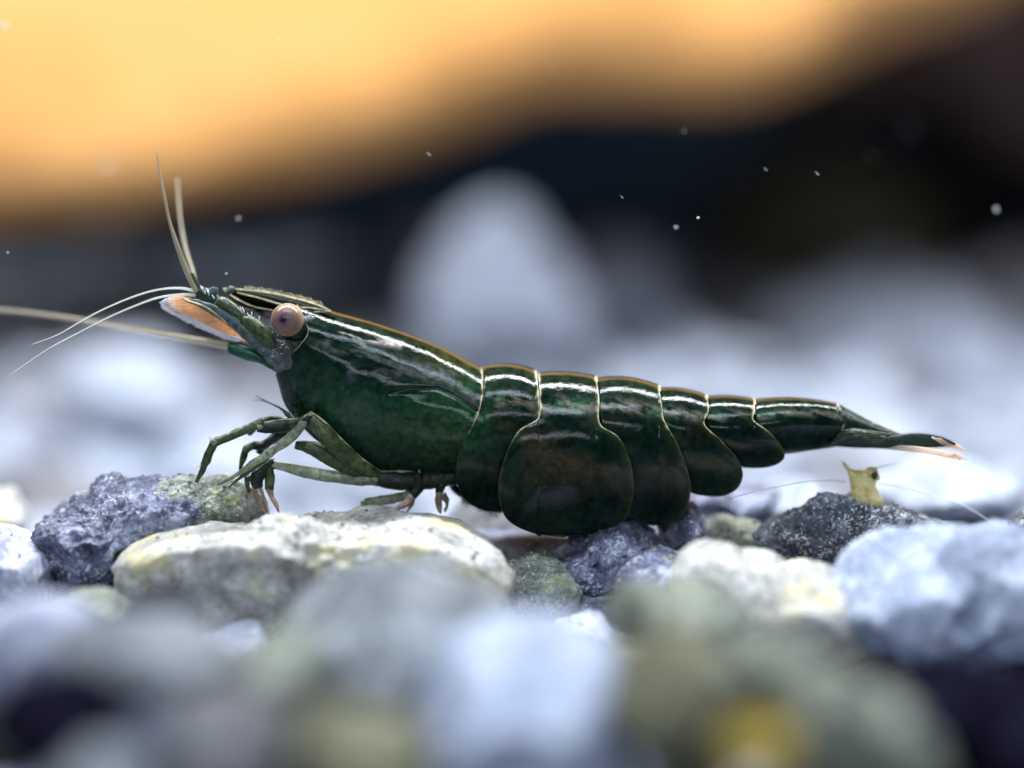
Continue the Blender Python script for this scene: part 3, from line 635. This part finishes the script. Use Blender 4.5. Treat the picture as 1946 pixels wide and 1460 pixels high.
tv = ([], [])
for k in range(24):
    x0 = 468 + k * 6.2; y0 = np.interp(x0, [424,470,520,575,612], [549,551,558,570,582])
    tube('', [(x0 + 3, y0 + 1, -.03, 1.9), (x0 - 3, y0 - 6.5 - 1.5 * (k % 3), -.03, 0.5)], None, n=3, seg=5, join=tv)
mesh_obj('rostrum_teeth', tv[0], tv[1], M['rim'], shr)
# head in front of the carapace
loft('head', [(455,585),(490,590),(530,600),(580,600),(640,615)], [(462,612),(495,662),(525,700),(575,720),(640,730)], [0, 0], [0.15, 0.42, 0.58, 0.7, 0.75], M['membrane'], shr, n=50, seg=28, bump=0.03)
loft('cheek_plate', [(500,640),(525,645),(550,650),(570,660)], [(496,680),(520,702),(545,706),(565,690)], [-0.62, -0.68], [0.03, 0.10, 0.10, 0.04], M['membrane'], shr, n=24, bump=0.03)
# stalks of the small feelers: three joints each side
for sg in (-1, 1):
    dx = 0 if sg < 0 else -6
    loft('feeler_joint', [(460+dx,600),(484+dx,603),(512+dx,626),(524+dx,645)], [(455+dx,620),(476+dx,640),(500+dx,658),(520+dx,664)], [sg*.66, sg*.72], [0.08,0.15,0.15,0.08], M['limb'], shr, n=20)
    loft('feeler_joint', [(415+dx,564),(434+dx,567),(460+dx,588),(470+dx,602)], [(409+dx,590),(426+dx,602),(450+dx,618),(464+dx,616)], [sg*.55, sg*.62], [0.09,0.15,0.15,0.08], M['limb'], shr, n=20)
    loft('feeler_joint', [(374+dx,548),(394+dx,547),(415+dx,561),(424+dx,576)], [(370+dx,570),(386+dx,582),(404+dx,592),(417+dx,590)], [sg*.36, sg*.42], [0.08,0.12,0.12,0.06], M['limb_dark'], shr, n=20)
for q in ((462,608,-.6),(413,578,-.52),(518,640,-.7),(404,556,-.45),(436,553,-.2)):
    loft('joint_membrane', [(q[0]-7,q[1]-5),(q[0],q[1]-10),(q[0]+8,q[1]-6)], [(q[0]-7,q[1]+4),(q[0],q[1]+8),(q[0]+8,q[1]+2)], [q[2], q[2]], [0.02,0.05,0.02], M['scale_blue'], shr, n=14, bump=0.03)
# antennal scales
def oc(p, V):
    c = np.tile(np.array([1.0, 0.68, 0.40]), (len(p), 1)); c = mixv(c, np.clip((340 - p[:, 0]) / 24, 0, 1), (0.90, 0.92, 1.0))
    return mixv(c, np.clip((p[:, 1] - (565 + (p[:, 0] - 312) * 0.62)) / 9, 0, 1) * 0.6, (0.95, 0.85, 0.78))
for sg in (-1, 1):
    loft('antenna_scale', [(311,574),(325,565),(350,565),(385,581),(430,612),(466,647)], [(311,578),(325,590),(350,603),(385,621),(430,640),(466,651)], [sg*.72, sg*.5], [0.01,0.03,0.05,0.06,0.06,0.04], M['orange'], shr, n=50, seg=20, colf=oc)
    loft('inner_scale', [(344,568),(385,571),(430,590),(480,622),(520,655),(532,675)], [(346,572),(380,585),(425,612),(465,644),(500,682),(524,692)], [sg*.66, sg*.66], [0.01,0.06,0.09,0.11,0.12,0.06], M['scale_blue'] if sg < 0 else M['limb'], shr, n=50, seg=16, bump=0.015)
tube('scale_edge', [(350,569,-.78,1.4),(390,584,-.74,2.2),(430,612,-.7,2.2),(463,644,-.66,1.6)], M['rim'], shr, 30)
hv = ([], []); g = np.random.default_rng(3)
low = np.array([(311,572),(318,586),(350,604),(385,622),(430,641),(455,648)], float)
for k in range(150):
    t_ = k / 149; b_ = np.array([np.interp(t_, np.linspace(0, 1, 6), low[:, 0]), np.interp(t_, np.linspace(0, 1, 6), low[:, 1])]); L_ = g.uniform(5, 11) * (1 - .35 * t_)
    dx, dy = -0.95, 0.35 + 0.5 * t_; 
    tube('', [(b_[0]+6, b_[1]-4, -.7+.1*t_, 1.1), (b_[0] + dx*L_, b_[1] + dy*L_*.7, -.7+.1*t_, 0.5)], None, n=2, seg=4, join=hv)
tag(mesh_obj('scale_fringe', hv[0], hv[1], M['hair'], shr), kind='stuff')
# long antenna with its stout base
for sg in (-1, 1):
    loft('antenna_base', [(434,650),(455,652),(490,668),(520,690)], [(436,674),(458,682),(495,692),(524,706)], [sg*.55, sg*.55], [0.1,0.15,0.17,0.12], M['limb_dark'] if sg > 0 else shell('antenna_base_green', .2, .7, .1, False, (0.015, 0.10, 0.06)), shr, n=24, bump=0.02)
loft('mouthpart', [(495,678),(515,684),(540,700)], [(500,690),(525,708),(548,716)], [-.3, -.4], [0.05,0.14,0.15], M['limb_dark'], shr, n=16, bump=0.04)
tube('antenna', [(440,658,.5,7),(380,648,.6,6),(300,634,1.0,5.5),(200,616,1.4,5),(100,601,1.8,4.2),(0,590,2.1,3.8),(-150,580,2.6,3)], M['flag_tan'], shr, 60)
# feelers
tube('feeler', [(374,556,-.4,5),(360,528,-.42,5.5),(347,496,-.45,5.2),(335,462,-.5,4.6),(322,420,-.5,3.2),(312,372,-.5,3.2),(303,325,-.45,2.2),(298,290,-.4,1.2)], M['flag_tan'], shr, 70, 10)
tube('feeler', [(376,556,.3,3.60),(366,515,.7,3.60),(352,470,1.1,3.60),(343,420,1.5,2.74),(339,375,1.9,2.30),(337,340,2.2,1.58)], M['flag_tan'], shr, 60, 10)
tube('feeler', [(376,555,-.38,3.24),(345,548,-.4,2.30),(305,550,-.45,1.73),(262,561,-.5,1.58),(205,584,-.55,1.37),(160,607,-.6,1.15),(110,636,-.6,0.79),(60,655,-.6,0.43)], M['flag'], shr, 80)
tube('feeler', [(376,562,-.4,3.96),(345,560,-.5,2.30),(300,566,-.55,2.02),(255,582,-.6,1.73),(200,606,-.65,1.44),(150,632,-.7,1.15),(90,664,-.7,0.79),(20,712,-.7,0.43)], M['flag'], shr, 80)
for sg in (-1, 1): tube('feeler_base', [(382,572,sg*.34,6),(377,556,sg*.36,6),(370,536,sg*.38,5),(363,518,sg*.40,4)], M['limb'], shr, 16, 10)
# legs: thing > leg > joint pieces, each piece a slim tube that swells at its joints
def leg(pieces, spines=()):
    """pieces: (list of (px, py, Y, r), material); the first carries the others"""
    first = None
    for pts, mk in pieces:
        o = tube('leg' if first is None else 'leg_joint', pts, M[mk], None, 26, 12)
        me = o.data; co = np.zeros(len(me.vertices) * 3); me.vertices.foreach_get('co', co); co = co.reshape(-1, 3)
        co += 0.016 * np.stack([fbm(co * 9, 2, 31 + k) for k in range(3)], -1); me.vertices.foreach_set('co', co.ravel()); me.update()
        if first is None:
            first = o; o.parent = shr; o.matrix_parent_inverse = Matrix.Translation(-Vector(shr.location))
        else: o.parent = first
        if mk != 'tan_tip':   # thin pale tube standing in for the bright highlight along each upper edge
            e = tube('edge_glint', [(x + .25 * r, y - .82 * r, Yd - .3 * r / 100, max(.7, .17 * r)) for x, y, Yd, r in pts], M['rim'], None, 22, 5); e.parent = first
    for sp in spines:
        o = tube('spine', sp, M['thread'], None, 3, 5); o.parent = first
leg([([(575,805,-.6,10),(545,808,-.68,13),(515,812,-.75,13),(488,812,-.8,9)], 'limb_dark'),
     ([(500,804,-.82,9),(470,815,-.88,8.5),(435,830,-.95,8),(408,841,-1.0,7)], 'limb'),
     ([(406,843,-1.0,7.5),(396,866,-1.0,8),(384,892,-1.0,6),(373,917,-1.0,3)], 'limb')],
    [[(408,838,-1.02,2.2),(392,826,-1.05,.6)], [(382,886,-1,1.8),(364,885,-1.02,.5)], [(405,841,-1.05,3),(398,834,-1.05,1.2)]])
leg([([(590,790,-.8,9),(574,800,-.9,8),(556,818,-.95,9)], 'limb_dark'),
     ([(576,808,-1.0,8.5),(556,828,-1.05,9.5),(534,846,-1.05,9),(514,860,-1.0,7.5)], 'limb_pale'),
     ([(514,860,-1.0,8),(486,878,-1.05,7),(450,902,-1.05,4.5),(414,922,-1.05,2)], 'limb_pale'),
     ([(508,868,-.98,6),(480,890,-1.0,5.5),(452,912,-1.0,3),(436,926,-1.0,1.6)], 'limb')])
leg([([(588,790,-.78,9),(608,812,-.8,16),(640,848,-.75,19),(680,884,-.6,17),(722,908,-.45,12)], 'limb')])
leg([([(562,846,-.7,8),(590,852,-.72,13),(630,872,-.68,15),(670,896,-.6,13),(705,915,-.45,9)], 'limb')])
leg([([(715,914,-.55,9),(680,912,-.6,11),(630,906,-.68,12),(575,896,-.74,11),(522,884,-.8,7)], 'limb_pale'),
     ([(522,884,-.8,8),(508,888,-.8,10),(494,905,-.8,8),(484,918,-.8,5)], 'limb')])
leg([([(560,815,-.45,8),(530,826,-.5,9),(500,846,-.5,9),(478,846,-.5,8)], 'limb_dark'),
     ([(480,846,-.52,8),(467,858,-.54,8),(461,876,-.55,6),(457,896,-.55,3)], 'limb')])
leg([([(535,800,-.2,7),(515,800,-.2,9),(492,806,-.2,8),(470,824,-.2,6)], 'limb_dark'), ([(540,828,-.3,7),(512,840,-.3,8),(492,862,-.3,6)], 'limb_dark')])
# claws closing on the algae-covered stone, tan tips
leg([([(520,878,-.8,8),(500,892,-.82,12),(488,908,-.84,13),(490,928,-.85,10)], 'limb_dark'),
     ([(512,888,-.82,8),(512,908,-.84,10),(512,930,-.85,8)], 'limb'),
     ([(484,918,-.86,6),(484,934,-.86,5),(492,952,-.86,4),(505,977,-.86,1.5)], 'tan_tip'),
     ([(492,925,-.88,5),(500,942,-.88,4),(506,958,-.88,3),(511,978,-.88,1.2)], 'tan_tip'),
     ([(510,928,-.87,6),(517,944,-.87,5),(524,958,-.87,4),(530,977,-.87,1.5)], 'tan_tip'),
     ([(472,905,-.8,6),(470,920,-.8,5),(474,936,-.8,3)], 'limb')])
# walking legs under the belly
leg([([(800,925,-.5,8),(770,942,-.42,9),(730,950,-.38,9.5),(692,954,-.35,7)], 'limb_pale'), ([(692,954,-.35,7),(689,964,-.34,4),(694,972,-.33,2)], 'limb_pale')])
leg([([(792,900,-.55,14),(796,922,-.55,12),(784,944,-.6,8)], 'limb_dark'), ([(784,942,-.6,8),(770,957,-.62,7),(752,967,-.64,4),(738,975,-.64,1.5)], 'tan_tip'), ([(786,944,-.58,5),(780,962,-.58,3.5),(772,974,-.58,1.5)], 'tan_tip')])
leg([([(838,900,-.45,13),(838,922,-.48,10),(833,940,-.5,7)], 'limb_dark'), ([(834,938,-.5,7),(834,956,-.5,6.5),(838,976,-.5,2)], 'tan_tip'), ([(842,940,-.45,6),(850,955,-.42,5),(846,974,-.42,2)], 'limb_pale')])
leg([([(866,900,.1,10),(862,922,.1,9),(878,942,.1,7)], 'limb_dark'), ([(878,940,.1,7),(905,958,.1,6),(940,966,.15,3)], 'limb_pale')])
leg([([(690,905,-.4,12),(740,912,-.45,18),(800,912,-.45,20),(850,908,-.4,17),(890,905,-.35,12)], 'limb_dark')])
for (x, y, Yd, r) in ((406,841,-1.04,7),(575,806,-1.1,7),(514,860,-1.1,8),(493,811,-.9,6),(589,789,-.85,6),(523,884,-.86,6),(784,943,-.64,5),(834,939,-.55,5),(712,913,-.6,7)):
    v, f = ico(3); V_ = v * (r / 100) * np.array([1, .8, .8]); V_ = V_ * (1 + .35 * fbm(v * 1.7 + x, 3, 8))[:, None]
    mesh_obj('leg_knuckle', V_ + P(x, y, Yd), f, M['rim'] if r < 7 else M['limb_pale'], shr)
# swimmerets: soft fringed paddles just showing below the plates
hv = ([], []); g = np.random.default_rng(19)
for k in range(60):
    x0 = g.uniform(872, 945); y0 = 945 + (x0 - 872) * .42
    tube('', [(x0, y0 - 8, .1, 1.2), (x0 + g.uniform(-4, 10), y0 + g.uniform(6, 16), .12, .5)], None, n=2, seg=4, join=hv)
tag(mesh_obj('swimmeret_fringe', hv[0], hv[1], M['hair'], shr), kind='stuff')
# fine bristles on the head and feeler joints
hv = ([], [])
for k in range(34):
    t_ = g.random(); x0 = 384 + 110 * t_; y0 = 550 + 62 * t_ + g.uniform(-3, 3)
    tube('', [(x0, y0 + 3, -.62, 1.0), (x0 + g.uniform(-6, 3), y0 - g.uniform(3, 9), -.64, .4)], None, n=2, seg=4, join=hv)
for k in range(22):
    t_ = g.random(); x0 = 490 + 60 * t_; y0 = 640 + 30 * math.sin(t_ * 3) + g.uniform(-8, 14)
    tube('', [(x0, y0, -.72, 1.0), (x0 + g.uniform(-9, 6), y0 + g.uniform(-6, 8), -.78, .4)], None, n=2, seg=4, join=hv)
tag(mesh_obj('head_bristles', hv[0], hv[1], M['hair'], shr), kind='stuff')
for q in ([(545,790,-.5,3),(535,778,-.5,2),(510,765,-.4,1.2),(486,752,-.2,.6)], [(550,788,-.5,3),(530,774,-.3,1.6),(500,762,-.1,1.0),(480,760,.1,.6)], [(556,800,-.6,5),(548,790,-.6,4),(540,785,-.6,2)]):
    tube('mouth_feeler', q, M['limb_dark'], shr, 20, 6)
for q in ([(1383,942,-.3,1.2),(1384,958,-.3,.5)], [(1376,955,-.35,.8),(1395,950,-.35,.5)], [(1388,942,-.3,1.2),(1390,972,-.3,.5)]):
    tube('bristle', q, M['thread'], shr, 6, 5)
bpy.context.view_layer.update()

# ------------------------------------------------------------------ the tiny amber shrimp on the charcoal stone
by = -0.15
bb = empty('shrimp', tuple(P(1642, 958, by)), 'tiny amber see-through young shrimp on the glittering charcoal stone', 'shrimp')
s_ = spline([(1640,897,12),(1640,901,22),(1641,912,25),(1642,925,24),(1643,940,26),(1646,952,31),(1648,962,28)], 40)
a = np.linspace(0, 2 * math.pi, 28, endpoint=False)
c_ = P(s_[:, 0], s_[:, 1], by); V = c_[:, None] + np.stack([np.cos(a)[None] * s_[:, 2:3] / 100, np.sin(a)[None] * s_[:, 2:3] / 130, 0 * a[None] + 0 * s_[:, 2:3]], -1)
V = V.reshape(-1, 3); V = V + 0.05 * np.stack([fbm(V * 5, 4, 70 + k) for k in range(3)], -1)
mesh_obj('body', V, ring_faces(40, 28), M['baby'], bb)
for q in ([(1624,908,by-.05,10),(1620,901,by-.05,9),(1614,894,by-.05,5),(1606,885,by-.05,3.5),(1601,877,by-.05,1.2)], [(1650,900,by-.05,12),(1658,898,by-.05,11),(1663,904,by-.05,8),(1667,912,by-.03,6)]):
    tube('head_lobe', q, M['baby'], bb, 16, 12)
for (ex, ey) in ((1662,904),):
    v, f = ico(3); mesh_obj('eye', v * np.array([.055,.05,.075 if ex > 1640 else .04]) + P(ex, ey, by - .2), f, M['black'], bb)
tube('antenna', [(1653,893,by,1.8),(1668,888,by,1.1),(1690,883,by,.8),(1702,880,by,.5)], M['baby'], bb, 16, 6)
tube('antenna', [(1607,916,by,1.2),(1580,914,by,1.1),(1530,916,by-.1,1.0),(1470,927,by-.2,.9),(1420,938,by-.3,.9),(1365,954,by-.3,.6)], M['thread'], bb, 50, 5)
tube('antenna', [(1672,919,by,1.2),(1710,925,by,1.1),(1770,942,by,1.0),(1830,960,by,.9),(1895,1000,by,.6)], M['thread'], bb, 50, 5)
tube('leg', [(1625,948,by-.1,4),(1608,948,by-.1,3),(1594,953,by-.1,2)], M['baby'], bb, 12, 8)
tube('leg', [(1660,950,by-.1,5),(1670,955,by-.1,4),(1674,964,by-.1,2)], M['baby'], bb, 12, 8)

# ------------------------------------------------------------------ motes drifting in the water
MO = [(8,48,-3,10,'bright white mote in the top left corner',1), (527,75,1.0,4,'tiny pale mote over the golden driftwood',1), (203,315,-7,12,'large faint out-of-focus mote above the left feelers',1), (355,350,-7,6,'faint blurred mote right of the upright feelers',1),
 (453,415,-2.6,5,'small round mote in the dark right of the upright feelers',1), (430,520,0,2.2,'speck just above the tip of the snout',1.8), (815,293,.5,2.0,'thin slanting fibre at the lower edge of the driftwood',4), (1327,414,-.6,4.2,'brightest speck in the dark water, at centre right',1.3),
 (1285,432,.8,3.6,'lavender speck just left of the brightest speck',1.3), (1553,330,.2,2.0,'bright slanting fibre in the dark water at right',4), (1455,322,.6,1.6,'dim slanting fibre left of the bright one',4), (1182,375,-1,1.6,'dim short fibre above the grey stones',4),
 (1893,398,-3.2,7,'round blurred mote near the right edge',1), (1730,245,-9,4,'large dim mote in the dark at upper right',1), (1345,215,-10,4,'large dim mote just under the driftwood',1), (15,480,-1.5,3,'tiny teal speck at the left edge below the driftwood',1),
 (1655,295,-6,2,'faint mote between the fibres and the right edge',1), (1738,450,-6,2,'faint mote low in the dark water at right',1), (1300,250,2,2,'minute speck under the driftwood knob',1.5)]
g = np.random.default_rng(2)
for (x, y, Yd, r, lab, el) in MO:
    v, f = ico(3); V = v * (0.6 * r / 100 * (40 + Yd) / 40); V[:, 0] *= el
    ang = -0.75 if el > 2 else 0; ca, sa = math.cos(ang), math.sin(ang)
    if el > 2: V[:, 0] *= 1.0; V[:, 2] *= 0.6
    V = np.stack([V[:, 0] * ca - V[:, 2] * sa, V[:, 1], V[:, 0] * sa + V[:, 2] * ca], -1)
    V = V * (1 + 0.25 * fbm(v * 1.5 + x, 3, 5))[:, None]
    o = mesh_obj('mote', V, f, M['mote']); o.location = P(x, y, Yd); tag(o, lab, 'mote', 'motes drifting in the water')
